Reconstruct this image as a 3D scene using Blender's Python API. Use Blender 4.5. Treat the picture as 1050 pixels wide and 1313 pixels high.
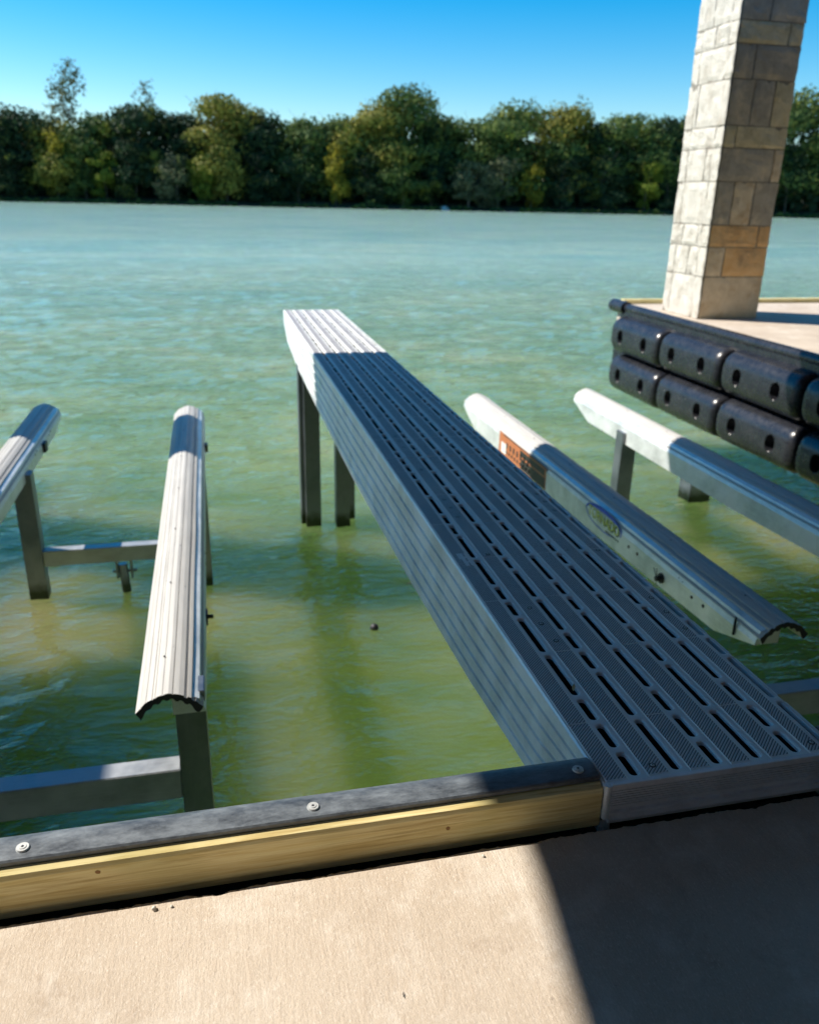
import bpy, bmesh, math, random
from mathutils import Vector, Matrix, noise
random.seed(7)
PI = math.pi
scene = bpy.context.scene
COL = scene.collection
for o in list(bpy.data.objects):
    bpy.data.objects.remove(o)

# ------------------------------------------------------------------ camera
PITCH, ROLL, YAW = math.radians(21.0), math.radians(1.3), math.radians(13.6)
CAM_Z = 1.6
F = Vector((math.sin(YAW)*math.cos(PITCH), math.cos(YAW)*math.cos(PITCH), -math.sin(PITCH)))
R0 = Vector((math.cos(YAW), -math.sin(YAW), 0)); U0 = R0.cross(F)
R = R0*math.cos(ROLL)+U0*math.sin(ROLL); U = -R0*math.sin(ROLL)+U0*math.cos(ROLL)
cam_data = bpy.data.cameras.new('camera')
cam = bpy.data.objects.new('camera', cam_data); COL.objects.link(cam)
M = Matrix((R, U, -F)).transposed().to_4x4(); M.translation = Vector((0, 0, CAM_Z))
cam.matrix_world = M
cam_data.sensor_fit = 'HORIZONTAL'; cam_data.sensor_width = 36
cam_data.lens = 36*1055/1050
cam_data.clip_start = 0.05; cam_data.clip_end = 6000
cam_data.dof.use_dof = True
cam_data.dof.focus_distance = 2.3
cam_data.dof.aperture_fstop = (cam_data.lens/1000)/0.0098
scene.camera = cam

# ------------------------------------------------------------------ light
SUN_TO = Vector((-0.90, 0.45, 1.0)).normalized()
sun_el = math.asin(SUN_TO.z)
sun_az = math.atan2(SUN_TO.x, SUN_TO.y)
world = bpy.data.worlds.new('World'); scene.world = world
world.use_nodes = True
nt = world.node_tree; nt.nodes.clear()
sky = nt.nodes.new('ShaderNodeTexSky'); sky.sky_type = 'NISHITA'; sky.sun_disc = False
sky.sun_elevation = sun_el; sky.sun_rotation = sun_az
sky.air_density = 1.0; sky.dust_density = 0.2; sky.ozone_density = 3.0
hs = nt.nodes.new('ShaderNodeHueSaturation')
hs.inputs['Hue'].default_value = 0.495; hs.inputs['Saturation'].default_value = 1.66; hs.inputs['Value'].default_value = 1.35
bg = nt.nodes.new('ShaderNodeBackground'); bg.inputs['Strength'].default_value = 0.075
wo = nt.nodes.new('ShaderNodeOutputWorld')
nt.links.new(sky.outputs[0], hs.inputs['Color']); nt.links.new(hs.outputs[0], bg.inputs['Color']); nt.links.new(bg.outputs[0], wo.inputs['Surface'])
sd = bpy.data.lights.new('sun', 'SUN'); sd.energy = 5.0; sd.angle = math.radians(0.53); sd.color = (1.0, 0.93, 0.82)
so = bpy.data.objects.new('sun', sd); COL.objects.link(so)
so.rotation_euler = SUN_TO.to_track_quat('Z', 'Y').to_euler(); so.location = (-20, 10, 30)

scene.view_settings.view_transform = 'Standard'; scene.view_settings.look = 'None'
scene.view_settings.gamma = 1.0; scene.view_settings.exposure = 0.70
scene.view_settings.use_curve_mapping = False
scene.render.engine = 'CYCLES'
scene.cycles.sample_clamp_indirect = 6.0
scene.cycles.max_bounces = 8

# ------------------------------------------------------------------ helpers
def tag(o, label=None, cat=None, group=None, kind=None):
    if label: o['label'] = label
    if cat: o['category'] = cat
    if group: o['group'] = group
    if kind: o['kind'] = kind
    return o

def link(name, me, parent=None, loc=None):
    o = bpy.data.objects.new(name, me); COL.objects.link(o)
    if loc is not None: o.location = loc
    if parent: o.parent = parent
    return o

def empty(name, loc=(0, 0, 0), rz=0):
    o = bpy.data.objects.new(name, None); COL.objects.link(o)
    o.location = loc; o.rotation_euler = (0, 0, rz); o.empty_display_size = 0.1
    return o

class MB:
    """collects vertices and faces for ONE mesh, in coordinates relative to an origin"""
    def __init__(s, org=(0, 0, 0)):
        s.v = []; s.f = []; s.m = []; s.o = Vector(org)
    def add(s, vs, fs, mi=0):
        n = len(s.v); s.v += [tuple(Vector(p)-s.o) for p in vs]
        for f in fs: s.f.append([n+i for i in f]); s.m.append(mi)
    def box(s, x0, x1, y0, y1, z0, z1, mi=0):
        s.add([(x0,y0,z0),(x1,y0,z0),(x1,y1,z0),(x0,y1,z0),(x0,y0,z1),(x1,y0,z1),(x1,y1,z1),(x0,y1,z1)],
              [(0,3,2,1),(4,5,6,7),(0,1,5,4),(1,2,6,5),(2,3,7,6),(3,0,4,7)], mi)
    def prism_y(s, prof, ys, mi=0, caps=True, shift=None):
        """closed profile [(x,z)] (counter-clockwise seen from -Y) extruded through the list ys"""
        n = len(prof); vs = []; fs = []
        for k, y in enumerate(ys):
            for (x, z) in prof:
                if shift: x, z = shift(x, z, y)
                vs.append((x, y, z))
        for k in range(len(ys)-1):
            for i in range(n):
                a = k*n+i; b = k*n+(i+1) % n
                fs.append((a, b, b+n, a+n))
        if caps:
            fs.append(tuple(range(n-1, -1, -1))); fs.append(tuple((len(ys)-1)*n+i for i in range(n)))
        s.add(vs, fs, mi)
    def prism_x(s, prof, xs, mi=0):
        n = len(prof); vs = []; fs = []
        for x in xs:
            for (y, z) in prof: vs.append((x, y, z))
        for k in range(len(xs)-1):
            for i in range(n):
                a = k*n+i; b = k*n+(i+1) % n
                fs.append((a, a+n, b+n, b))
        fs.append(tuple(range(n))); fs.append(tuple((len(xs)-1)*n+i for i in range(n-1, -1, -1)))
        s.add(vs, fs, mi)
    def tube(s, p, q, r0, r1=None, n=10, mi=0, caps=True):
        p = Vector(p); q = Vector(q); r1 = r0 if r1 is None else r1
        d = (q-p).normalized(); a = d.orthogonal().normalized(); b = d.cross(a)
        vs = []
        for c, r in ((p, r0), (q, r1)):
            for i in range(n):
                t = 2*PI*i/n; vs.append(c+a*math.cos(t)*r+b*math.sin(t)*r)
        fs = [(i, (i+1) % n, n+(i+1) % n, n+i) for i in range(n)]
        if caps: fs += [tuple(range(n-1, -1, -1)), tuple(range(n, 2*n))]
        s.add(vs, fs, mi)
    def mesh(s, name, mats, smooth=False, bevel=0, recalc=True):
        me = bpy.data.meshes.new(name); me.from_pydata(s.v, [], s.f)
        for m in (mats if isinstance(mats, (list, tuple)) else [mats]): me.materials.append(m)
        me.polygons.foreach_set('material_index', s.m)
        if recalc or bevel:
            bm = bmesh.new(); bm.from_mesh(me)
            if recalc: bmesh.ops.recalc_face_normals(bm, faces=bm.faces)
            if bevel:
                es = [e for e in bm.edges if len(e.link_faces) == 2 and e.calc_face_angle(0) > 0.6]
                bmesh.ops.bevel(bm, geom=es, offset=bevel, segments=2, affect='EDGES', clamp_overlap=True)
            bm.to_mesh(me); bm.free()
        if smooth:
            me.polygons.foreach_set('use_smooth', [True]*len(me.polygons))
            try: me.set_sharp_from_angle(angle=math.radians(40))
            except Exception: pass
        me.update(); return me
    def build(s, name, mats, parent=None, smooth=False, bevel=0, recalc=True, loc=None):
        o = link(name, s.mesh(name, mats, smooth, bevel, recalc), parent)
        if loc is not None: o.location = loc
        elif parent is None: o.location = s.o
        return o

# ------------------------------------------------------------------ materials
class Mat:
    def __init__(s, name, base=(0.5,0.5,0.5), rough=0.6, metal=0.0, ior=1.45, spec=None):
        s.m = bpy.data.materials.new(name); s.m.use_nodes = True
        s.t = s.m.node_tree; s.b = s.t.nodes['Principled BSDF']
        s.b.inputs['Base Color'].default_value = (*base, 1); s.b.inputs['Roughness'].default_value = rough
        s.b.inputs['Metallic'].default_value = metal; s.b.inputs['IOR'].default_value = ior
        if spec is not None: s.b.inputs['Specular IOR Level'].default_value = spec
        s.tc = s.t.nodes.new('ShaderNodeTexCoord'); s.geo = s.t.nodes.new('ShaderNodeNewGeometry')
        s.lastn = None
    def n(s, typ, **kw):
        n = s.t.nodes.new(typ)
        for k, v in kw.items(): setattr(n, k, v)
        return n
    def l(s, a, b): s.t.links.new(a, b)
    def coord(s, scale=(1,1,1), rot=(0,0,0), obj=False, loc=(0,0,0)):
        mp = s.n('ShaderNodeMapping'); mp.inputs['Scale'].default_value = scale; mp.inputs['Rotation'].default_value = rot
        mp.inputs['Location'].default_value = loc
        s.l(s.tc.outputs['Object'] if obj else s.geo.outputs['Position'], mp.inputs['Vector'])
        return mp.outputs[0]
    def noise(s, scale, detail=4, rough=0.55, sc=(1,1,1), rot=(0,0,0), obj=False, dist=0.0, loc=(0,0,0)):
        n = s.n('ShaderNodeTexNoise'); n.inputs['Scale'].default_value = scale; n.inputs['Detail'].default_value = detail
        n.inputs['Roughness'].default_value = rough; n.inputs['Distortion'].default_value = dist
        s.l(s.coord(sc, rot, obj, loc), n.inputs['Vector']); return n.outputs['Fac']
    def ramp(s, fac, stops, interp='LINEAR'):
        r = s.n('ShaderNodeValToRGB'); r.color_ramp.interpolation = interp
        while len(r.color_ramp.elements) < len(stops): r.color_ramp.elements.new(0.5)
        for e, (p, c) in zip(r.color_ramp.elements, stops):
            e.position = p; e.color = (c, c, c, 1) if isinstance(c, (int, float)) else (*c, 1)
        s.l(fac, r.inputs[0]); return r.outputs[0]
    def mix(s, a, b, fac, blend='MIX'):
        m = s.n('ShaderNodeMix', data_type='RGBA', blend_type=blend)
        for sock, v in ((m.inputs[0], fac), (m.inputs[6], a), (m.inputs[7], b)):
            if hasattr(v, 'links'): s.l(v, sock)
            elif isinstance(v, (int, float)): sock.default_value = v
            else: sock.default_value = (*v, 1)
        return m.outputs[2]
    def math(s, op, a, b=0.0):
        m = s.n('ShaderNodeMath', operation=op)
        for sock, v in ((m.inputs[0], a), (m.inputs[1], b)):
            if hasattr(v, 'links'): s.l(v, sock)
            else: sock.default_value = v
        return m.outputs[0]
    def color(s, c): s.l(c, s.b.inputs['Base Color']); return s
    def rough(s, c): s.l(c, s.b.inputs['Roughness']); return s
    def bump(s, h, strength=0.3, dist=0.01):
        b = s.n('ShaderNodeBump'); b.inputs['Strength'].default_value = strength; b.inputs['Distance'].default_value = dist
        s.l(h, b.inputs['Height'])
        if s.lastn: s.l(s.lastn, b.inputs['Normal'])
        s.lastn = b.outputs[0]; s.l(s.lastn, s.b.inputs['Normal']); return s

# concrete, broom finished along Y
mc = Mat('broomed_concrete', rough=0.85)
big = mc.noise(1.3, 4); fine = mc.noise(85, 6, 0.8, sc=(1,0.16,1), rot=(0,0,0.03), dist=0.3); sp = mc.noise(160, 3, 0.8)
c = mc.mix((0.45,0.37,0.290), (0.56,0.48,0.39), mc.ramp(big, [(0.3,0.0),(0.7,1.0)]))
c = mc.mix(c, (0.42,0.33,0.25), mc.ramp(fine, [(0.50,0.0),(0.70,0.55)]))
c = mc.mix(c, (0.72,0.65,0.58), mc.ramp(mc.noise(230, 3, 0.8, sc=(1,0.35,1)), [(0.54,0.0),(0.68,0.6)]))
c = mc.mix(c, (0.30,0.24,0.2), mc.ramp(mc.noise(170, 3, 0.8, sc=(1,0.45,1), loc=(5,5,5)), [(0.60,0.0),(0.70,0.7)]))
c = mc.mix(c, (0.78,0.73,0.66), mc.ramp(mc.noise(5, 5, 0.7, sc=(1,0.6,1)), [(0.52,0.0),(0.75,0.5)]))
c = mc.mix(c, (0.2,0.16,0.14), mc.ramp(mc.noise(33, 2, 0.5), [(0.76,0.0),(0.80,0.7)]))
c = mc.mix(c, (0.30,0.22,0.17), mc.ramp(mc.noise(0.9, 3, 0.5, loc=(3.1,7.7,0)), [(0.55,0.0),(0.8,0.45)]))
c = mc.mix(c, (0.30,0.22,0.16), mc.ramp(mc.noise(2.3, 6, 0.72, loc=(1.7,4.2,0), dist=0.8), [(0.60,0.0),(0.68,0.35),(0.71,0.05),(1.0,0.0)]))
c = mc.mix(c, (0.74,0.69,0.62), mc.ramp(mc.noise(4.1, 6, 0.75, sc=(0.7,1.0,1), loc=(8,1,0)), [(0.52,0.0),(0.75,0.5)]))
mc.color(c); mc.bump(fine, 0.6, 0.005); mc.bump(sp, 0.6, 0.003); mc.bump(mc.noise(9,4,0.6), 0.5, 0.006)
M_CONC = mc.m
md = Mat('gap_shade_and_grit', rough=0.95)
md.color(md.ramp(md.noise(30, 5, 0.7), [(0.3,(0.025,0.02,0.017)),(0.6,(0.06,0.045,0.035)),(0.85,(0.2,0.14,0.1))])); md.bump(md.noise(60,4), 1.0, 0.02)  # grit colour kept near black, painting in the shade of the gap
M_GAP_DIRT = md.m

# treated timber
mw = Mat('treated_timber', rough=0.85, spec=0.15)
g1 = mw.noise(5, 6, 0.65, sc=(0.35,5,9), dist=1.2); g2 = mw.noise(40, 3, 0.6, sc=(0.05,1,1))
c = mw.ramp(g1, [(0.28,(0.60,0.46,0.19)),(0.47,(0.80,0.67,0.33)),(0.55,(0.86,0.76,0.42)),(0.75,(0.70,0.54,0.24))])
c = mw.mix(c, (0.50,0.37,0.16), mw.ramp(g2, [(0.45,0.0),(0.75,0.55)]))
vk = mw.n('ShaderNodeTexVoronoi'); vk.inputs['Scale'].default_value = 1.3; mw.l(mw.coord((1,0.5,1.2), loc=(0.45,0,0)), vk.inputs['Vector'])
c = mw.mix(c, (0.16,0.075,0.02), mw.ramp(vk.outputs['Distance'], [(0.0,1.0),(0.018,0.9),(0.035,0.0)]))
c = mw.mix(c, (0.40,0.26,0.08), mw.ramp(mw.noise(120, 4, 0.7, sc=(0.03,1,1), dist=0.4), [(0.5,0.0),(0.68,0.55)]))
c = mw.mix(c, (0.32,0.36,0.12), mw.ramp(mw.noise(2.2,2,sc=(1,1,1)), [(0.5,0.0),(0.8,0.5)]))
mw.color(c); mw.bump(g2, 0.3, 0.003); mw.bump(g1, 0.25, 0.004)
M_TIMBER = mw.m
M_KNOT = Mat('knot_wood', base=(0.30,0.17,0.07), rough=0.9).m

# black rubber strip, dusty on top
mr = Mat('weathered_rubber', rough=0.42, spec=0.6)
dust = mr.noise(13, 8, 0.78, sc=(0.55,1.3,1), dist=0.15)
mr.color(mr.mix((0.022,0.026,0.035), (0.22,0.25,0.28), mr.ramp(dust, [(0.35,0.05),(0.72,0.95)])))
mr.rough(mr.ramp(dust, [(0.3,0.30),(0.7,0.62)])); mr.bump(mr.noise(90,3), 0.15, 0.002)
M_RUBBER = mr.m
mf = Mat('black_fender_plastic', base=(0.018,0.019,0.024), rough=0.34, spec=0.55)
mf.color(mf.mix((0.014,0.015,0.02), (0.045,0.045,0.05), mf.ramp(mf.noise(5,6,0.75,sc=(1,1,1.6)), [(0.45,0.0),(0.8,0.8)])))
mf.rough(mf.ramp(mf.noise(14,4), [(0.3,0.20),(0.7,0.36)])); mf.bump(mf.noise(30,3), 0.12, 0.004)
M_FENDER = mf.m

# polypropylene grating
def grating(name, ribbed):
    g = Mat(name, rough=0.55, spec=0.4)
    w = g.noise(3.2, 5, 0.65); st = g.noise(22, 3, 0.6)
    lo, hi = ((0.56,0.55,0.58), (0.70,0.69,0.70)) if ribbed else ((0.74,0.76,0.76), (0.84,0.85,0.84))
    c = g.mix(lo, hi, g.ramp(w, [(0.3,0.0),(0.7,1.0)]))
    c = g.mix(c, (0.72,0.74,0.74), g.ramp(g.noise(2.6, 4, 0.6, loc=(4.2,1.3,0)), [(0.62,0.0),(0.69,0.5)]))
    c = g.mix(c, (0.12,0.12,0.12), g.ramp(st, [(0.72,0.0),(0.8,0.5)]))
    if ribbed:
        wv = g.n('ShaderNodeTexWave', wave_type='BANDS', bands_direction='X', wave_profile='SIN')
        wv.inputs['Scale'].default_value = 40; wv.inputs['Distortion'].default_value = 0
        g.l(g.coord((1,1,1), (0,0,math.radians(47))), wv.inputs['Vector'])
        rr = g.ramp(wv.outputs['Fac'], [(0.25,0.0),(0.6,1.0)])
        c = g.mix(g.mix((0.08,0.085,0.10), c, 0.0), c, g.ramp(wv.outputs['Fac'], [(0.05,0.05),(0.6,1.0)]))  # grooves between ribs darkened in the colour, painting their shade
        g.bump(rr, 0.9, 0.004)
    g.color(c); g.bump(g.noise(120,2), 0.1, 0.001)
    return g.m
M_GRID = grating('grating_plastic', False); M_PAD = grating('ribbed_grating_plastic', True)
M_HOLE = Mat('hollow_shade_black', base=(0.01,0.01,0.012), rough=0.9).m  # near-black colour painted for the shade inside holes, slots and the box

# aluminium
def alu(name, base, rough, metal=0.85, sc=(1,1,1), streak=(1,14,14), algae=False):
    a = Mat(name, rough=rough, metal=metal)
    n1 = a.noise(3.5, 6, 0.7, sc=sc); n2 = a.noise(9, 4, 0.6, sc=streak)
    lo = tuple(x*0.72 for x in base)
    c = a.mix(lo, base, a.ramp(n1, [(0.35,0.0),(0.6,1.0)]))
    c = a.mix(c, tuple(min(1,x*1.12) for x in base), a.ramp(n2, [(0.5,0.0),(0.8,0.7)]))
    if algae:
        sz = a.n('ShaderNodeSeparateXYZ'); a.l(a.geo.outputs['Position'], sz.inputs[0])
        hgt = a.math('ADD', a.math('MULTIPLY', sz.outputs['Z'], -1.0), a.math('MULTIPLY', a.noise(9, 4, 0.6), 0.16))
        c = a.mix(c, (0.035,0.045,0.015), a.ramp(a.math('SUBTRACT', hgt, 1.5), [(0.68,0.0),(0.80,0.9)]))
    a.color(c); a.rough(a.ramp(n1, [(0.3,rough-0.08),(0.7,rough+0.14)])); a.bump(a.noise(5,4,sc=sc), 0.08, 0.01)
    return a
M_SIDE = alu('ribbed_aluminium', (0.86,0.89,0.90), 0.45, 0.35, streak=(14,0.6,20)).m
M_ALU = alu('mill_aluminium', (0.80,0.84,0.84), 0.42, 0.45, streak=(14,0.7,14)).m
M_POST = alu('dull_aluminium_tube', (0.27,0.29,0.32), 0.40, 0.90, streak=(14,14,0.7), algae=True).m
M_FASC = alu('scratched_fascia_aluminium', (0.85,0.86,0.92), 0.45, 0.4, streak=(0.8,14,60)).m
M_BOLT = alu('galvanised_bolt', (0.62,0.63,0.62), 0.5, 0.5).m
M_STEEL = Mat('dark_steel', base=(0.05,0.05,0.055), rough=0.5, metal=0.6).m
M_BEAM = alu('crossbeam_aluminium', (0.46,0.48,0.50), 0.45, 0.55, streak=(0.7,14,14)).m
# vinyl bunk covers
mv = Mat('grey_vinyl_cover', rough=0.5, spec=0.45)
vn = mv.noise(4, 5, 0.65, sc=(6,0.5,6)); vs_ = mv.noise(26, 3, 0.6, sc=(1.0,0.5,1))
c = mv.mix((0.42,0.41,0.395), (0.54,0.53,0.505), mv.ramp(vn, [(0.3,0.0),(0.7,1.0)]))
c = mv.mix(c, (0.07,0.07,0.07), mv.ramp(vs_, [(0.70,0.0),(0.78,0.7)]))
mv.color(c); mv.bump(mv.noise(40,3,sc=(4,0.3,4)), 0.2, 0.002)
M_VINYL = mv.m
M_VEND = Mat('cut_vinyl_end', base=(0.035,0.035,0.04), rough=0.8).m

# stone
def stone(name, a, b, d):
    s_ = Mat(name, rough=0.9)
    n1 = s_.noise(6, 6, 0.7, dist=0.4); n2 = s_.noise(30, 5, 0.7)
    c = s_.mix(a, b, s_.ramp(n1, [(0.35,0.0),(0.65,1.0)]))
    c = s_.mix(c, d, s_.ramp(s_.noise(3.2,5,0.7,loc=(9,2,5)), [(0.5,0.0),(0.68,0.8)]))
    s_.color(c); s_.bump(n1, 0.7, 0.03); s_.bump(n2, 0.6, 0.01)
    return s_.m
M_LIME = stone('pale_limestone', (0.50,0.475,0.42), (0.62,0.59,0.53), (0.38,0.34,0.28))
M_GREY = stone('grey_limestone', (0.34,0.30,0.24), (0.48,0.43,0.35), (0.68,0.56,0.40))
M_TAN = stone('tan_limestone', (0.60,0.50,0.30), (0.72,0.62,0.42), (0.34,0.28,0.18))
M_RUST = stone('rusty_limestone', (0.72,0.42,0.17), (0.80,0.54,0.28), (0.38,0.25,0.14))
M_BUFF = stone('buff_limestone', (0.62,0.50,0.34), (0.74,0.62,0.45), (0.50,0.34,0.18))
M_MORTAR = stone('mortar', (0.22,0.20,0.17), (0.28,0.26,0.22), (0.16,0.14,0.12))

# roof
M_ROOFT = Mat('metal_roofing', base=(0.22,0.2,0.18), rough=0.5).m
mw2 = Mat('stained_soffit_boards', rough=0.7); mw2.color(mw2.ramp(mw2.noise(4,5,sc=(0.3,6,1)), [(0.3,(0.10,0.06,0.035)),(0.7,(0.17,0.10,0.06))])); M_SOFFIT = mw2.m

# water
wm = Mat('lake_water', rough=0.04, ior=1.42)
wc = wm.noise(0.35, 3, 0.5, sc=(1,1.4,1), dist=0.4)
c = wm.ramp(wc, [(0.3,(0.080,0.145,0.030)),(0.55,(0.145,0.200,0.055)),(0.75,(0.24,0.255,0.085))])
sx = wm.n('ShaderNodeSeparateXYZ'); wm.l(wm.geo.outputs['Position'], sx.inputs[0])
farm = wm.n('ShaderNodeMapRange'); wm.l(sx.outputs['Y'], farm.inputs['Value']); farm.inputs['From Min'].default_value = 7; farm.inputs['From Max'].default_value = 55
far_sky_tint = wm.ramp(wm.noise(0.16, 4, 0.6, sc=(0.5,1,1)), [(0.3,(0.24,0.42,0.38)),(0.7,(0.37,0.51,0.41))])  # pale teal puts the sky's reflection into the far body colour
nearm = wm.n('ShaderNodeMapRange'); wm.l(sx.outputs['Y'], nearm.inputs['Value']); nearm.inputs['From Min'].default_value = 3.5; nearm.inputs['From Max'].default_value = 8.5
c = wm.mix(wm.mix(c, (0.05,0.12,0.035), 0.30), c, nearm.outputs[0])  # near water darkened in its colour, deepening the shade there
c = wm.mix(c, far_sky_tint, farm.outputs[0])
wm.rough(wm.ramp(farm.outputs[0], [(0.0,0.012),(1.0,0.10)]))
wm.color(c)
wm.b.subsurface_method = 'BURLEY'; wm.b.inputs['Subsurface Weight'].default_value = 1.0
wm.b.inputs['Subsurface Radius'].default_value = (0.5,0.8,0.35); wm.b.inputs['Subsurface Scale'].default_value = 6.0
wav = wm.n('ShaderNodeTexNoise'); 
b1 = wm.noise(1.6, 3, 0.55, sc=(0.8,1.5,1), rot=(0,0,math.radians(14)), dist=0.3)
b2 = wm.noise(6.0, 3, 0.55, sc=(0.7,1.7,1), rot=(0,0,math.radians(-8)), dist=0.2)
b3 = wm.noise(0.5, 3, 0.6, sc=(0.6,1.6,1), rot=(0,0,math.radians(14)))
# distance-independent chop: calm inside the sheltered slip, rougher out on the lake (by world Y)
sx = wm.n('ShaderNodeSeparateXYZ'); wm.l(wm.geo.outputs['Position'], sx.inputs[0])
mr_ = wm.n('ShaderNodeMapRange'); wm.l(sx.outputs['Y'], mr_.inputs['Value'])
mr_.inputs['From Min'].default_value = 6; mr_.inputs['From Max'].default_value = 16
mr_.inputs['To Min'].default_value = 0.30; mr_.inputs['To Max'].default_value = 1.0
hh = wm.math('MULTIPLY', wm.math('ADD', wm.math('MULTIPLY', b1, 1.0), wm.math('MULTIPLY', b2, 0.36)), mr_.outputs[0])
hh = wm.math('ADD', hh, wm.math('MULTIPLY', b3, 0.35))
b4_ = wm.noise(11.0, 2, 0.5, sc=(0.6,1.6,1), dist=0.3)
hh = wm.math('ADD', hh, wm.math('MULTIPLY', b4_, 0.05))
wm.bump(hh, 1.0, 0.18)
M_WATER = wm.m

def leaf(name, a, b, tr=0.22):
    L = Mat(name, rough=0.7, spec=0.2)
    n1 = L.noise(0.35, 3, 0.6)
    c = L.mix(a, b, L.ramp(n1, [(0.4,0.0),(0.62,1.0)]))
    c = L.mix(c, (0.26,0.27,0.035), L.ramp(L.noise(0.13, 3, 0.6, loc=(11,3,7)), [(0.57,0.0),(0.70,0.7)]))
    L.color(c)
    t = L.n('ShaderNodeBsdfTranslucent'); L.l(c, t.inputs['Color'])
    m = L.n('ShaderNodeMixShader'); m.inputs[0].default_value = tr
    L.l(L.b.outputs[0], m.inputs[1]); L.l(t.outputs[0], m.inputs[2])
    L.l(m.outputs[0], L.t.nodes['Material Output'].inputs['Surface'])
    return L.m
M_LEAF = {
 'dark':   leaf('dark_green_leaves', (0.014,0.036,0.018), (0.042,0.072,0.026)),
 'mid':    leaf('mid_green_leaves', (0.050,0.095,0.030), (0.12,0.16,0.035)),
 'olive':  leaf('olive_leaves', (0.15,0.16,0.03), (0.28,0.25,0.05)),
 'yellow': leaf('yellow_autumn_leaves', (0.26,0.24,0.03), (0.34,0.30,0.04), 0.5),
 'lime':   leaf('lime_green_leaves', (0.16,0.21,0.03), (0.22,0.27,0.04), 0.5),
 'grey':   leaf('grey_green_leaves', (0.10,0.12,0.06), (0.15,0.16,0.08)),
}
M_BARK = Mat('bark', base=(0.12,0.10,0.08), rough=0.95).m
M_PBARK = Mat('pale_bark', base=(0.34,0.31,0.27), rough=0.95).m
M_BANK = Mat('bank_soil', rough=1.0); M_BANK.color(M_BANK.ramp(M_BANK.noise(0.3,4), [(0.3,(0.03,0.035,0.015)),(0.7,(0.06,0.06,0.03))])); M_BANK = M_BANK.m

# ------------------------------------------------------------------ water and far bank
WZ = -2.3
def bank_y(x): return 277.7-0.12*x+2.2*noise.noise(Vector((x*0.03, 0, 0)))
def make_water():
    rows = []; y = 0.6
    while y < 300:
        rows.append(y); y += 0.028+0.0072*max(0, y-3)
    rows.append(330)
    nc = 400; vs = []; fs = []
    def h(x, y, dx):
        a = 1/(1+math.exp(-(y-9.5)/1.8))          # open lake beyond the slip
        left = 1/(1+math.exp((x+0.3)/0.5))
        amp = 0.40+0.60*a
        z = 0.030*noise.noise(Vector((x*0.55+3, y*0.9, 0)))*amp
        near = (1-a)
        z += 0.040*noise.noise(Vector((x*1.7+0.4*y, y*1.9, 33)))*near*(0.4+0.9*left)
        if dx < 0.3: z += 0.024*noise.noise(Vector((x*3.3-0.8*y, y*3.3, 41)))*near*(0.25+1.0*left)
        if dx < 0.6: z += 0.034*noise.noise(Vector((x*1.3+0.5*y, y*2.0, 5)))*amp
        if dx < 0.3: z += 0.020*noise.noise(Vector((x*3.0-0.6*y, y*4.6, 9)))*(0.35+0.65*max(a, 0.9*left))
        if dx < 0.14: z += 0.0075*noise.noise(Vector((x*6.5+1.5*y, y*9.0, 19)))*(0.15+0.85*max(a, 0.45*left))
        return z
    for y in rows:
        w = 2*2.1*(y+7)/nc
        for j in range(nc+1):
            t = -1+2*j/nc
            t = 0.45*t+0.55*t**3
            x = 0.24*y+2.1*t*(y+7)
            dxx = w*0.45
            z = h(x, y, max(dxx*(1 if abs(t) < 0.5 else 2), 0.0072*(y-3))) if y < 80 else 0
            vs.append((x, y, WZ+z))
    for i in range(len(rows)-1):
        for j in range(nc):
            a = i*(nc+1)+j; fs.append((a, a+1, a+nc+2, a+nc+1))
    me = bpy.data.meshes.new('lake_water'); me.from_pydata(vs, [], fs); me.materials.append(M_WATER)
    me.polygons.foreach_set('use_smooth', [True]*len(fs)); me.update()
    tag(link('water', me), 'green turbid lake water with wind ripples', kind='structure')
make_water()
def make_bank():
    vs = []; fs = []; xs = [-900+i*12 for i in range(170)]; off = [(-3,-0.6),(0,0.15),(4,1.2),(14,2.5),(40,5),(120,9),(900,12),(3500,12)]
    for x in xs:
        for d, z in off: vs.append((x, bank_y(x)+d, WZ+z+(0.5*noise.noise(Vector((x*0.1,d,0))) if d > 0 else 0)))
    n = len(off)
    for i in range(len(xs)-1):
        for j in range(n-1): a = i*n+j; fs.append((a, a+n, a+n+1, a+1))
    me = bpy.data.meshes.new('far_bank'); me.from_pydata(vs, [], fs); me.materials.append(M_BANK); me.update()
    tag(link('far_bank', me), 'dark earth bank along the far shore', kind='structure')
    me = bpy.data.meshes.new('lake_bed')
    me.from_pydata([(-4000,-4000,-4),(4000,-4000,-4),(4000,5000,-4),(-4000,5000,-4)], [], [(0,1,2,3)]); me.materials.append(M_BANK)
    tag(link('ground', me), 'ground under the lake reaching the horizon', kind='structure')
make_bank()

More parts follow.
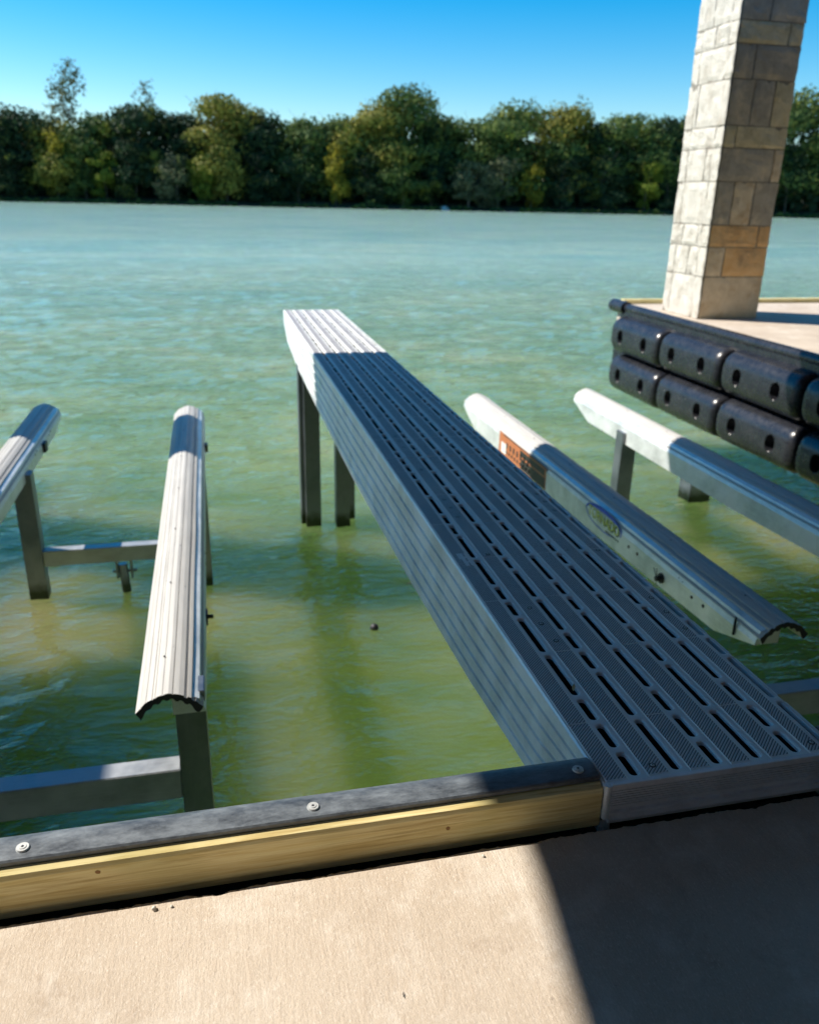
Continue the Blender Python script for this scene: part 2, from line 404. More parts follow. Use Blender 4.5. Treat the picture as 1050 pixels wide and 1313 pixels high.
# ------------------------------------------------------------------ trees
def crown_mesh(seed, h, w, mat, n=3000, leafs=0.75, base=0.12, lobes=11, top=None):
    rnd = random.Random(seed); vs = []; fs = []
    L = []
    for i in range(lobes):
        t = (i+0.5)/lobes
        zz = base*h+(1-base)*h*(0.12+0.74*t)
        rr = w*0.5*math.sin(PI*min(0.95, 0.22+0.62*t))**0.8
        a = rnd.uniform(0, 2*PI); d = rr*rnd.uniform(0.25, 0.8)
        L.append((math.cos(a)*d, math.sin(a)*d, zz, w*rnd.uniform(0.17, 0.29), h*rnd.uniform(0.09, 0.15)))
    L.append((0, 0, h*0.80, w*0.26, h*0.18)); L.append((0, 0, h*0.45, w*0.34, h*0.22))
    for k in range(n):
        l = L[rnd.randrange(len(L))]
        th = rnd.uniform(0, 2*PI); cz = rnd.uniform(-0.75, 1); sr = math.sqrt(max(0, 1-cz*cz)); q = rnd.uniform(0.55, 1.08)
        if rnd.random() < 0.04: q *= rnd.uniform(1.0, 1.18)
        p = Vector((l[0]+math.cos(th)*sr*l[3]*q, l[1]+math.sin(th)*sr*l[3]*q, l[2]+cz*l[4]*q))
        p += Vector([noise.noise(p*0.35+Vector((seed,j*7,0))) for j in range(3)])*1.0
        nrm = (Vector((math.cos(th)*sr, math.sin(th)*sr, cz))+Vector((rnd.gauss(0,.6), rnd.gauss(0,.6), rnd.gauss(0,.6)))).normalized()
        a = nrm.orthogonal().normalized(); b = nrm.cross(a); s = leafs*rnd.uniform(0.5, 1.2)
        i0 = len(vs); ph = rnd.uniform(0, PI)
        for q2 in range(4):
            an = ph+q2*PI/2; vs.append(p+a*math.cos(an)*s+b*math.sin(an)*s*rnd.uniform(0.5, 0.9))
        fs.append((i0, i0+1, i0+2, i0+3))
    me = bpy.data.meshes.new('tree_crown'); me.from_pydata([tuple(v) for v in vs], [], fs); me.materials.append(mat); me.update()
    return me
def trunk_mesh(seed, h, w, mat, r=0.45):
    rnd = random.Random(seed); mb = MB(); p = Vector((0, 0, -1)); k = 6
    for i in range(k):
        q = Vector((rnd.uniform(-.5, .5)*w*0.05*i, rnd.uniform(-.5, .5)*w*0.05*i, h*0.75*(i+1)/k))
        mb.tube(p, q, r*(1-i/k*0.8), r*(1-(i+1)/k*0.8), 7, caps=False); 
        if i >= 2:
            for j in range(3):
                a = rnd.uniform(0, 2*PI); e = q+Vector((math.cos(a), math.sin(a), 0.9))*w*rnd.uniform(0.14, 0.30)
                mb.tube(q, e, r*0.35*(1-i/k*0.6), r*0.1, 5, caps=False)
        p = q
    return mb.mesh('tree_trunk', mat, smooth=True)
_cr = {}
def tree(x, dy, h, w, kind, label, cat='tree', name='tree', n=3000, leafs=0.75, base=0.12, lobes=11, bark=None, group='trees along the far shore', seed=None, z=0.6):
    seed = seed if seed is not None else random.randrange(9999)
    r = empty(name, (x, bank_y(x)+dy, WZ+z), random.uniform(0, 6))
    tag(r, label, cat, group)
    link('trunk', trunk_mesh(seed, h, w, bark or M_BARK, r=h*0.013), r)
    link('crown', crown_mesh(seed, h, w, M_LEAF[kind], n, leafs, base, lobes), r)
    return r

# px columns in the photograph turned into X at the bank: X = X(px)
def bx(px):   # ray direction in plan
    d = F+R*((px-525)/1055)+U*((656.5-215)/1055)
    t = 277/(d.y+0.12*d.x); return d.x*t
PXM = 0.253   # metres per photo pixel at the bank
def hz(px, py, dy=0):   # height above bank foot of photo point
    d = F+R*((px-525)/1055)+U*((656.5-py)/1055)
    x = bx(px); yy = bank_y(x)+dy
    return CAM_Z+d.z*yy/d.y-WZ-0.6
big = [ # px, top py, width px, kind, label, dy
 (-70,132,110,'dark','dark tree at the left end of the far shore, cut by the photo edge',6),
 (18,128,95,'dark','dark evergreen tree at the far left of the opposite shore',6),
 (70,150,70,'olive','olive tree below the tall slender bare tree on the far shore',3),
 (120,138,80,'mid','mid green rounded tree right of the tall slender bare tree',6),
 (185,122,90,'dark','dark rounded tree standing between the two blurred tall tops',8),
 (243,135,70,'dark','dark low tree just left of the golden topped tree',9),
 (288,110,85,'olive','golden topped broad tree on the left half of the far shore',5),
 (345,134,75,'dark','dark tree right of the golden topped tree',8),
 (396,142,80,'mid','mid green tree with pale dry top left of the shore centre',5),
 (445,140,75,'mid','green tree leaning to the highest crown of the shore',7),
 (495,120,80,'olive','olive shoulder tree on the left of the highest crown',5),
 (538,97,95,'mid','highest broad crowned tree at the middle of the far shore',7),
 (583,138,60,'dark','dark tree filling the dip right of the highest crown',9),
 (632,143,80,'mid','green tree left of the big domed crown',6),
 (683,118,105,'mid','big domed tree right of the shore centre',6),
 (735,122,80,'olive','olive tree at the right shoulder of the big domed tree',8),
 (790,150,70,'dark','dark low tree right of the domed tree under thin branches',8),
 (838,136,80,'mid','green tree just left of the stone pillar',5),
 (882,140,70,'dark','dark tree partly hidden behind the left side of the stone pillar',8),
 (1018,104,95,'mid','tree rising right of the stone pillar on the far shore',6),
 (1065,98,90,'mid','tall tree cut by the right edge of the photo',6),
 (1135,110,90,'dark','dark tree beyond the right edge of the photo',6),
 (950,120,90,'dark','dark tree wholly behind the stone pillar',8),
]
for i, (px, py, wpx, kind, lab, dy) in enumerate(big):
    tree(bx(px), dy+8, hz(px, py), wpx*PXM*1.5, kind, lab, n=12000, leafs=0.62, base=0.02, lobes=14, seed=100+i)
# tall slender thin crowned trees
tree(bx(84), 16, hz(84, 62), 15, 'grey', 'tall slender thin crowned tree rising far above the left of the far shore', n=1300, leafs=0.5, base=0.45, seed=31)
tree(bx(190), 18, hz(190, 92), 9, 'grey', 'thin bare topped tree rising above the second dark crown from the left', n=600, leafs=0.45, base=0.5, seed=32)
tree(bx(772), 18, hz(772, 112), 9, 'grey', 'thin branched tree showing against the sky right of the domed tree', n=170, leafs=0.5, base=0.6, seed=33)
tree(bx(570), 22, hz(570, 96), 9, 'grey', 'thin twiggy tree top at the right of the highest crown', n=220, leafs=0.5, base=0.5, seed=34)
# lower shoreline trees and shrubs
low = [
 (68,160,26,215,'yellow','bright yellow autumn tree low in front of the dark trees at far left'),
 (132,188,24,232,'lime','lime green bush low on the bank right of the bright yellow tree'),
 (105,170,34,250,'mid','small mid green tree between the yellow tree and the lime bush'),
 (170,168,40,245,'dark','dark understory tree left of the grey green shrubs'),
 (225,190,40,258,'grey','grey green leaning shrub tree under the golden topped tree'),
 (262,190,26,245,'lime','small lime tinted tree under the left edge of the golden topped tree'),
 (290,165,34,240,'olive','golden hanging branch tree under the golden topped crown'),
 (335,190,44,258,'dark','dark shoreline bush right of the golden branches'),
 (385,195,44,260,'dark','dark shoreline bush left of the pale yellow spray'),
 (432,178,26,235,'yellow','pale yellow spray of leaves left of the shore centre'),
 (475,190,46,262,'dark','dark drooping shoreline tree left of centre'),
 (520,200,44,262,'mid','green understory tree beneath the highest crown'),
 (560,205,40,262,'dark','dark bush above the pale rock on the shore'),
 (607,200,50,250,'grey','pale grey green small tree overhanging the water'),
 (645,195,44,262,'grey','grey branched tree with pale trunk leaning over the water'),
 (690,205,34,262,'yellow','yellow and orange shrub below the big domed tree'),
 (735,190,50,262,'dark','dark shoreline bush right of the yellow orange shrub'),
 (790,190,50,264,'dark','dark shoreline bush left of the last lime shrub'),
 (838,198,26,262,'lime','lime green slender shrub beside the stone pillar'),
 (870,190,40,264,'dark','dark bush touching the left edge of the stone pillar'),
 (1030,180,50,268,'dark','dark bush right of the stone pillar at the waterline'),
 (10,185,60,256,'dark','dark bush at the left edge of the photo on the far shore'),
]
for i, (px, py, wpx, pb, kind, lab) in enumerate(low):
    tree(bx(px), 3 if kind != 'dark' else 5, max(5, hz(px, py)), wpx*PXM*1.5, kind, lab, n=3000, leafs=0.42, base=0.0, lobes=8,
         bark=M_PBARK if kind in ('grey',) else None, seed=300+i, name='shrub_tree', cat='tree', z=0.2)
# the dense wood behind reads as one mass
def wood():
    rnd = random.Random(5); vs = []; fs = []
    for k in range(42000):
        x = rnd.uniform(-420, 560); px_n = noise.noise(Vector((x*0.04, 2, 0)))
        d = rnd.uniform(6, 42); top = 17+4*px_n+d*0.10
        zz = rnd.uniform(0, 1)**1.25*top
        p = Vector((x, bank_y(x)+d+6*noise.noise(Vector((x*0.08, zz*0.1, 0))), WZ+0.8+zz))
        nrm = Vector((rnd.gauss(0,1), rnd.gauss(0,1)-0.5, rnd.gauss(0,1)+0.6)).normalized()
        a = nrm.orthogonal().normalized(); b = nrm.cross(a); s = rnd.uniform(0.8, 1.9)
        i0 = len(vs)
        for q in range(4): vs.append(tuple(p+a*math.cos(q*PI/2)*s+b*math.sin(q*PI/2)*s*0.8))
        fs.append((i0, i0+1, i0+2, i0+3))
    me = bpy.data.meshes.new('wood'); me.from_pydata(vs, [], fs); me.materials.append(M_LEAF['dark']); me.update()
    tag(link('woodland', me), 'dense dark woodland behind the shoreline trees', 'woodland', kind='stuff')
wood()
def reeds():
    rnd = random.Random(9); vs = []; fs = []
    for k in range(9000):
        x = rnd.uniform(-150, 330); g = noise.noise(Vector((x*0.11, 4, 0)))
        if g < -0.12: continue
        y = bank_y(x)-0.9+rnd.gauss(0, 0.9)-1.2*max(0, g); hgt = rnd.uniform(0.5, 1.3)*(1+2.2*max(0, g))
        p = Vector((x, y, WZ-0.1+rnd.uniform(0, 1)*hgt)); s = rnd.uniform(0.25, 0.6)
        nrm = Vector((rnd.gauss(0,1), rnd.gauss(0,1)-0.4, rnd.gauss(0,0.7))).normalized(); a = nrm.orthogonal().normalized(); b = nrm.cross(a)
        i0 = len(vs)
        for q in range(4): vs.append(tuple(p+a*math.cos(q*PI/2)*s+b*math.sin(q*PI/2)*s*0.8))
        fs.append((i0, i0+1, i0+2, i0+3))
    me = bpy.data.meshes.new('reeds'); me.from_pydata(vs, [], fs); me.materials.append(M_LEAF['mid']); me.update()
    tag(link('waterline_growth', me), 'low reeds and brush overhanging the far waterline', 'reeds', kind='stuff')
reeds()
def rock(name, x, y, z, r, seed, label):
    bm = bmesh.new(); bmesh.ops.create_icosphere(bm, subdivisions=3, radius=r)
    for v in bm.verts: v.co *= 1+0.35*noise.noise(v.co*1.2/r+Vector((seed,0,0))); v.co.z *= 0.7
    me = bpy.data.meshes.new(name); bm.to_mesh(me); bm.free(); me.materials.append(M_LIME)
    tag(link(name, me, loc=(x, y, z)), label, 'rock')
rock('rock', bx(571), bank_y(bx(571))-1.5, WZ+0.3, 1.5, 3, 'pale rock at the waterline of the far shore')

# ------------------------------------------------------------------ deck
def slab(name, x0, x1, y0, y1, label):
    mb = MB(); mb.box(x0, x1, y0, y1, -0.4, 0.0)
    tag(mb.build(name, M_CONC), label, kind='structure')
def near_deck():
    # top sheet with a chipped front edge, thickness below
    vs = []; fs = []; n = 2600; x0, x1 = -12.0, 6.55
    for i in range(n+1):
        x = x0+(x1-x0)*i/n
        e = 1.611+0.003*noise.noise(Vector((x*90, 5, 0)))+0.0025*noise.noise(Vector((x*210, 7, 0)))+0.006*noise.noise(Vector((x*9, 0, 0)))+0.005*noise.noise(Vector((x*37, 3, 0)))
        ch = max(0, noise.noise(Vector((x*6, 8, 0)))-0.35)*0.025
        e -= ch
        for (y, z) in ((-7, 0), (1.3, 0), (e-0.012, 0), (e-0.003, -0.004), (e, -0.016), (e+0.004, -0.06)): vs.append((x, y, z))
    for i in range(n):
        for j in range(5): a = i*6+j; fs.append((a, a+6, a+7, a+1))
    me = bpy.data.meshes.new('near_deck'); me.from_pydata(vs, [], fs); me.materials.append(M_CONC); me.update()
    top = tag(link('dock_deck', me), 'broom finished concrete dock deck in the foreground', kind='structure')
    mb = MB(); mb.box(-12, 6.55, -7, 1.74, -0.45, -0.045)
    tag(mb.build('dock_ledge', M_GAP_DIRT), 'dirty ledge below the edge timber, coloured dark for the gap shade', kind='structure')
near_deck()
slab('side_dock', 6.60, 18, -7, 12.85, 'concrete side dock carrying the stone pillar')
slab('opposite_dock', -14, -4.42, 1.8, 12.85, 'concrete side dock outside the photo on the left')

# edge timber with rubber strip
def edge_beam(x0, x1, label, bolts):
    r = empty('edge_beam', ((x0+x1)/2, 1.69, 0)); tag(r, label, 'dock edge')
    mb = MB(r.location)
    prof = [(1.640,-0.014),(1.74,-0.014),(1.74,0.116),(1.662,0.116),(1.645,0.108),(1.640,0.097)]
    n = 60; xs = [x0+(x1-x0)*i/n for i in range(n+1)]
    mb.prism_x([(y, z) for y, z in prof], xs)
    mb.build('timber', M_TIMBER, r, loc=(0, 0, 0))
    for kx, kz in ((-0.345, 0.084), (0.52, 0.055)):
        if x0 < kx < x1:
            mb = MB(r.location); vs = []; m_ = 16
            for q in range(m_):
                a = 2*PI*q/m_; rr = 1+0.10*math.sin(2*a+kx*9)+0.06*math.sin(5*a); vs.append((kx+0.0062*rr*math.cos(a), 1.6392, kz+0.0052*rr*math.sin(a)))
            vs2 = [(v[0], 1.6415, v[2]) for v in vs]
            mb.add(vs+vs2, [tuple(range(m_)), tuple(range(2*m_-1, m_-1, -1))]+[(q, (q+1) % m_, m_+(q+1) % m_, m_+q) for q in range(m_)])
            mb.build('knot', M_KNOT, r, loc=(0,0,0))
    mb = MB(r.location)
    out = [(1.664,0.1185),(1.664,0.128),(1.668,0.1325),(1.70,0.1345),(1.735,0.134),(1.752,0.129),(1.763,0.118),(1.767,0.10),(1.767,-0.06),(1.745,-0.06),(1.745,0.1185)]
    mb.prism_x([(y, z) for y, z in reversed(out)], [x0, x1])
    mb.build('rubber_strip', M_RUBBER, r, smooth=True, loc=(0, 0, 0))
    for bxp in bolts:
        mb = MB(r.location)
        mb.tube((bxp, 1.700, 0.1335), (bxp, 1.700, 0.1385), 0.0160, 0.0145, 20)
        mb.tube((bxp, 1.700, 0.1385), (bxp, 1.700, 0.1400), 0.0095, 0.0085, 12)
        mb.tube((bxp, 1.700, 0.1400), (bxp, 1.700, 0.1404), 0.0036, 0.0036, 6, mi=1)
        mb.build('screw', [M_BOLT, M_STEEL], r, smooth=True, loc=(0, 0, 0))
edge_beam(-12, 0.955, 'long yellow timber edge beam topped with dusty black rubber strip left of the walkway',
          [0.905, 0.175, -0.515, -1.22, -1.93])
edge_beam(1.715, 6.55, 'edge beam with black rubber strip right of the walkway', [2.0, 2.7, 3.4])
# crumbs of grit in the gap
for i, (gx, s) in enumerate([(-0.22, 0.006), (-0.18, 0.004), (0.60, 0.004)]):
    bm = bmesh.new(); bmesh.ops.create_icosphere(bm, subdivisions=2, radius=s)
    for v in bm.verts: v.co *= 1+0.4*noise.noise(v.co*200+Vector((i,0,0)))
    me = bpy.data.meshes.new('grit'); bm.to_mesh(me); bm.free(); me.materials.append(M_LIME)
    tag(link('pebble', me, loc=(gx, 1.580, s*0.6)), ['small pale crumb at the chipped edge of the deck','tinier pale crumb right beside the other crumb at the deck edge','lone crumb at the deck edge near the shadow'][i], 'pebble')

# ------------------------------------------------------------------ walkway
def walkway():
    r = empty('walkway', (1.335, 1.64, 0)); O = r.location
    tag(r, 'long straight aluminium walkway with slotted grating running out over the water', 'walkway')
    X0, X1, Y0, Y1, ZT = 0.965, 1.705, 1.640, 11.52, 0.120
    knots = [(1.64,-0.10),(2.1,-0.23),(2.84,-0.30),(3.83,-0.35),(5.7,-0.395),(7.76,-0.385),(9.87,-0.34),(11.1,-0.23),(11.52,-0.04)]
    def zb(y):
        for (a, za), (b, zb_) in zip(knots, knots[1:]):
            if y <= b: return za+(zb_-za)*(y-a)/(b-a)
        return knots[-1][1]
    ys = [1.640, 1.8, 2.1, 2.4, 2.84, 3.3, 3.83, 4.7, 5.7, 6.7, 7.76, 8.8, 9.87, 10.5, 11.1, 11.52]
    # grooved side beams: depth profile as fraction of height
    fr = [(0,0),(0.02,0.006)]
    for i in range(1, 6):
        c0 = i/6+0.01
        fr += [(c0-0.022,0.006),(c0-0.016,-0.006),(c0+0.016,-0.006),(c0+0.022,0.006)]
    fr += [(0.985,0.006),(1.0,0.0)]
    for sgn, xf in ((-1, X0), (1, X1)):
        vs = []; fs = []; n = len(fr)+2
        for y in ys:
            H = ZT-0.002-zb(y)
            for f_, d in fr: vs.append((xf+sgn*d, y, ZT-0.002-f_*H))
            vs.append((xf-sgn*0.03, y, zb(y))); vs.append((xf-sgn*0.012, y, ZT-0.002))
        for k in range(len(ys)-1):
            for i in range(n):
                a = k*n+i; b = k*n+(i+1) % n; fs.append((a, b, b+n, a+n))
        fs.append(tuple(range(n))); fs.append(tuple((len(ys)-1)*n+i for i in range(n)))
        mb = MB(O); mb.add(vs, fs); mb.build('side_beam', M_SIDE, r, loc=(0,0,0))
    # near-black sheet added under the slots to stand in for shade inside the box
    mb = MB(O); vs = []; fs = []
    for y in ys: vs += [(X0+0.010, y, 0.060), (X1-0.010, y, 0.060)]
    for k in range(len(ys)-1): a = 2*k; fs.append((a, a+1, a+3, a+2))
    mb.add(vs, fs); mb.build('slot_shade_sheet', M_HOLE, r, recalc=False, loc=(0,0,0))
    # end plates
    mb = MB(O)
    prof = [(Y0-0.010,-0.004),(Y0+0.006,-0.004),(Y0+0.006,ZT+0.003),(Y0-0.008,ZT+0.003),(Y0-0.010,ZT)]
    for z_ in (0.104, 0.096, 0.088, 0.080, 0.072, 0.064, 0.056):
        prof += [(Y0-0.010, z_+0.0016), (Y0+0.0015, z_+0.0008), (Y0+0.0015, z_-0.0008), (Y0-0.010, z_-0.0016)]
    prof += [(Y0-0.010, 0.047), (Y0+0.001, 0.045), (Y0+0.001, 0.031), (Y0-0.010, 0.029), (Y0-0.010, 0.022)]
    prof += [(Y0-0.004,0.016),(Y0-0.014,0.010)]
    mb.prism_x(prof[::-1], [X0+0.012, X1+0.006])
    mb.build('front_fascia', M_FASC, r, loc=(0,0,0))
    mb = MB(O); mb.tube((X0+0.003, Y0-0.002, 0.012), (X0+0.003, Y0-0.002, ZT+0.001), 0.0105, 0.0095, 14)
    mb.build('corner_post', M_SIDE, r, smooth=True, loc=(0,0,0))
    mb = MB(O); mb.box(X0+0.01, X1-0.01, Y1, Y1+0.012, zb(Y1)+0.003, ZT-0.003); mb.build('end_plate', M_ALU, r, loc=(0,0,0))
    # cross joists glimpsed through the slots
    # grating panels
    C = 0.1365; YS = 2.733
    rows = [1.064, 1.192, 1.320, 1.448, 1.576, 1.688]
    hw = 0.0148          # half slot width
    strip = 0.030       # half width of the smooth strip round a slot row
    seams = [YS+C*14, YS+C*17, YS+C*32, YS+C*47]
    seams = [Y0+0.001]+[s for s in seams if s > Y0+0.3 and s < Y1-0.3]+[Y1-0.002]
    def slots_for(row):
        out = []; m = -4
        while True:
            a = YS+m*3*C        # module [a, a+3C]
            if a > Y1: break
            odd = (m+row) % 2 == 0
            # short cell nearer the camera or farther
            if odd: out += [(a, a+C), (a+C, a+3*C)]
            else: out += [(a, a+2*C), (a+2*C, a+3*C)]
            m += 1
        return out
    def stadium(x, ya, yb, w, N=10):
        pts = []; c1 = ya+w*0.8; c2 = yb-w*0.8
        for i in range(N//2+1):
            t = PI+PI*i/(N//2); pts.append((x+w*math.cos(t), c1+w*0.8*math.sin(t)))
        for i in range(N//2+1):
            t = PI*i/(N//2); pts.append((x+w*math.cos(t), c2+w*0.8*math.sin(t)))
        return pts
    def rect_for(pts, xa, xb, ya, yb):
        n = len(pts); h = n//2; out = []
        for i in range(h):   # lower half: left -> bottom -> right
            t = i/(h-1)
            if t <= 0.2: out.append((xa, ya+(0.2-t)/0.2*min(0.02, (yb-ya)*0.3)))
            elif t >= 0.8: out.append((xb, ya+(t-0.8)/0.2*min(0.02, (yb-ya)*0.3)))
            else: out.append((xa+(xb-xa)*(t-0.2)/0.6, ya))
        for i in range(h):
            t = i/(h-1)
            if t <= 0.2: out.append((xb, yb-(0.2-t)/0.2*min(0.02, (yb-ya)*0.3)))
            elif t >= 0.8: out.append((xa, yb-(t-0.8)/0.2*min(0.02, (yb-ya)*0.3)))
            else: out.append((xb-(xb-xa)*(t-0.2)/0.6, yb))
        return out
    for pi_, (sa, sb) in enumerate(zip(seams, seams[1:])):
        mb = MB(O); g = 0.0018; pa = sa+g; pb = sb-g
        zt = ZT+0.0005*(pi_ % 2)
        border = 0.012
        prevx = X0+0.002
        for ri, xr in enumerate(rows):
            xa, xb = xr-strip, min(xr+strip, X1-0.003)
            # smooth strip with slots
            y = pa
            for (ya, yb) in slots_for(ri):
                a = max(ya, pa); b = min(yb, pb)
                if b-a < 0.01: continue
                if b-a < 0.055:
                    mb.add([(xa,a,zt),(xb,a,zt),(xb,b,zt),(xa,b,zt)], [(0,1,2,3)]); continue
                bd = border if a > ya+0.001 or abs(a-pa) < 0.004 else 0
                P = stadium(xr, a+0.0125+(0.008 if pi_ == 0 and a < pa+0.01 else 0), b-0.0125, hw)
                P2 = stadium(xr, a+0.0145+(0.008 if pi_ == 0 and a < pa+0.01 else 0), b-0.0145, hw-0.0020)
                P3 = stadium(xr, a+0.0095+(0.008 if pi_ == 0 and a < pa+0.01 else 0), b-0.0095, hw+0.004)
                Q = rect_for(P, xa, xb, a, b); n = len(P)
                vs = [(p[0],p[1],zt) for p in Q]+[(p[0],p[1],zt-0.0006) for p in P3]+[(p[0],p[1],zt-0.0022) for p in P]+[(p[0],p[1],zt-0.0075) for p in P2]+[(p[0],p[1],zt-0.0135) for p in P2]
                fs = []
                for L in range(4):
                    for i in range(n): j = (i+1) % n; fs.append((L*n+i, L*n+j, (L+1)*n+j, (L+1)*n+i))
                mb.add(vs, fs)
            # pad between rows: slightly proud ribbed land
            px0, px1 = prevx, xa
            def pad(px0, px1):
                h = 0.0022; e = 0.004; ya_, yb_ = pa, pb
                yi = pa+(0.014 if pi_ == 0 else 0.004); yo = pb-0.004
                lo = zt
                cuts = [yi]
                if pi_ >= 0:
                    m = math.ceil((yi+0.05-YS)/(3*C))
                    while YS+m*3*C < yo-0.05:
                        if (m+ri) % 2 == 0: cuts.append(YS+m*3*C)
                        m += 1
                cuts.append(yo)
                for q, (u, v) in enumerate(zip(cuts, cuts[1:])):
                    u0 = ya_ if q == 0 else u; v0 = yb_ if v == yo else v
                    ui = u if q == 0 else u+0.0025; vi = v if v == yo else v-0.0025
                    vs = [(px0,u0,lo),(px1,u0,lo),(px1,v0,lo),(px0,v0,lo),(px0+e,ui,lo+h),(px1-e,ui,lo+h),(px1-e,vi,lo+h),(px0+e,vi,lo+h)]
                    mb.add(vs, [(0,1,5,4),(1,2,6,5),(2,3,7,6),(3,0,4,7)], 0); mb.add(vs[4:], [(0,1,2,3)], 1)
            pad(px0, px1)
            prevx = xb
        # edges of the panel
        mb.add([(X0+0.002,pa,zt),(X1-0.003,pa,zt),(X1-0.003,pa,zt-0.02),(X0+0.002,pa,zt-0.02)], [(3,2,1,0)])
        mb.add([(X0+0.002,pb,zt),(X1-0.003,pb,zt),(X1-0.003,pb,zt-0.02),(X0+0.002,pb,zt-0.02)], [(0,1,2,3)])
        mb.build('grating_panel', [M_GRID, M_PAD], r, recalc=False, loc=(0,0,0))
    # screws in the panels
    sm = MB()
    sm.tube((0,0,-0.001), (0,0,0.0008), 0.0105, 0.0100, 16, mi=0); sm.tube((0.0,0,0.0008), (0,0,0.0022), 0.0062, 0.0050, 12, mi=1); sm.tube((0.0,0,0.0022), (0,0,0.0026), 0.0022, 0.0022, 6, mi=0)
    sme = sm.mesh('screw', [M_STEEL, M_BOLT], smooth=True)
    for x, yl in ((1.128,(1.69,2.395,2.524,2.651,3.172,3.636,3.769,3.887,4.40,4.86,4.99,5.12,5.64,6.1,6.23,6.36,6.88)), (1.640,(1.69,2.39,2.522,2.643,3.124,3.64,3.77,3.89,4.40,4.86,4.99,5.12,5.64,6.1,6.23,6.36,6.88))):
        for y in yl:
            s_ = link('screw', sme, r); s_.location = Vector((x+random.uniform(-.003,.003), y, ZT+0.0024))-O
    # moulded emblem plates
    mb = MB(O)
    for x0_, x1_, y0_, y1_ in ((1.000,1.016,3.07,3.20),(1.024,1.030,3.07,3.20),(1.016,1.024,3.10,3.112),(1.016,1.024,3.15,3.162),(0.990,0.998,3.14,3.20)):
        mb.box(x0_, x1_, y0_, y1_, ZT+0.0021, ZT+0.0032)
    mb.build('moulded_mark', M_GRID, r, loc=(0,0,0))
    # piles under the far end
    def pile(x0_, x1_, y0_, y1_, extra):
        p = empty('pile'); p.parent = r; p.location = (0,0,0)
        mb = MB(O); zt_ = -0.30
        mb.box(x0_, x1_, y0_, y1_, -4.0, zt_); o = mb.build('pile', M_PILE, r, bevel=0.006, loc=(0,0,0))
        bpy.data.objects.remove(p)
        mb = MB(O); mb.box(*extra, -4.0, zt_); mb.build('channel', M_PILE, o, bevel=0.004, loc=(0,0,0))
    pile(1.005, 1.190, 9.62, 9.80, (0.955, 1.002, 9.73, 9.90))
    pile(1.370, 1.540, 9.52, 9.70, (1.543, 1.640, 9.76, 9.90))
    return r
M_PILE = alu('stained_pile_aluminium', (0.22,0.24,0.26), 0.45, 0.85, streak=(14,14,0.7), algae=True).m
walkway()

# ------------------------------------------------------------------ boat lifts
def bunk(parent, O, xc, y0, y1, ztop=-0.80, side=-1, wid=0.34):
    """side plates form part 'bunk'; ribbed cover is its child"""
    mb = MB(O); zt = ztop-0.075; zb = ztop-(0.285 if side < 0 else 0.245); s = side
    # offset box beam on one side: leaning flange, vertical plate, tapered ends
    vs = []; fs = []
    st = [(y0, zb+0.125), (y0+0.42, zb), (y1-0.5, zb), (y1, zb+0.12)]
    if s < 0: st = [(y0, zb+0.125), (y0+0.42, zb), (y0+1.7, zb-0.035), (y0+2.6, zb-0.06), (y1-0.5, zb-0.05), (y1, zb+0.12)]
    for y, zl in st:
        vs += [(xc+s*0.150, y, zt+0.006), (xc+s*0.178, y, zt-0.070), (xc+s*0.178, y, min(zt-0.078, zl)), (xc+s*0.012, y, min(zt-0.078, zl)), (xc+s*0.012, y, zt+0.030), (xc+s*0.10, y, zt+0.030)]
    n = 6
    for k in range(len(st)-1):
        for i in range(n): a = k*n+i; b = k*n+(i+1) % n; fs.append((a, b, b+n, a+n))
    fs += [tuple(range(n)), tuple((len(st)-1)*n+i for i in range(n))]
    mb.add(vs, fs)
    b = mb.build('bunk', M_ALU, parent, loc=(0,0,0))
    # cover: ribbed arch
    N = 130; R_ = wid/2; out = []; inn = []
    GV = [(-0.84,.010,.004),(-0.66,.010,.004),(-0.47,.014,.005),(-0.38,.010,.004),(-0.16,.010,.004),(0.13,.012,.006),(0.50,.040,.010),(0.72,.045,.010),(0.88,.012,.004)]
    def top(t):
        a_ = abs(t)
        if a_ < 0.30: return -0.012*a_/0.30
        if a_ < 0.68: return -0.012-0.030*(a_-0.30)/0.38
        return -0.042-0.060*(a_-0.68)/0.32
    for i in range(N+1):
        t = -1+2*i/N; x = R_*t; tm = t*side
        z = ztop+top(t)
        rib = max([dp*min(1, max(0, (1.25-abs(tm-c0)/max(w0, 0.012))/0.25)) for c0, w0, dp in GV]+[0])
        out.append((x, z-rib))
        if i % 5 == 0: inn.append((x*0.86, z-0.030-0.012*(1 if (i//10) % 2 == 0 else 0)))
    prof = [(xc-R_+0.012, ztop-0.122)]+[(xc+a, z) for a, z in out]+[(xc+R_-0.012, ztop-0.122)]+[(xc+a, z) for a, z in reversed(inn)]
    mb = MB(O); nY = 24
    ysl = [y0-0.03+(y1-y0+0.05)*i/nY for i in range(nY+1)]
    n = len(prof); vs = []; fs = []
    for y in ysl:
        wob = 0.0025*noise.noise(Vector((xc, y*1.3, 0)))
        for x, z in prof: vs.append((x+wob, y, z+wob))
    for k in range(nY):
        for i in range(n): a = k*n+i; b2 = k*n+(i+1) % n; fs.append((a, a+n, b2+n, b2))
    mb.add(vs, fs, 0)
    mb.add(vs[:n], [tuple(range(n))], 1); mb.add(vs[-n:], [tuple(range(n))], 1)
    cv = mb.build('bunk_cover', [M_VINYL, M_VEND], b, smooth=False, loc=(0,0,0))
    # nail heads in the middle groove
    for k in range(6):
        y = y0+0.35+k*0.95; mb = MB(O); mb.tube((xc-0.035, y, ztop-0.004), (xc-0.035, y, ztop+0.001), 0.006, 0.005, 8)
        mb.build('nail', M_STEEL, b, loc=(0,0,0))
    return b
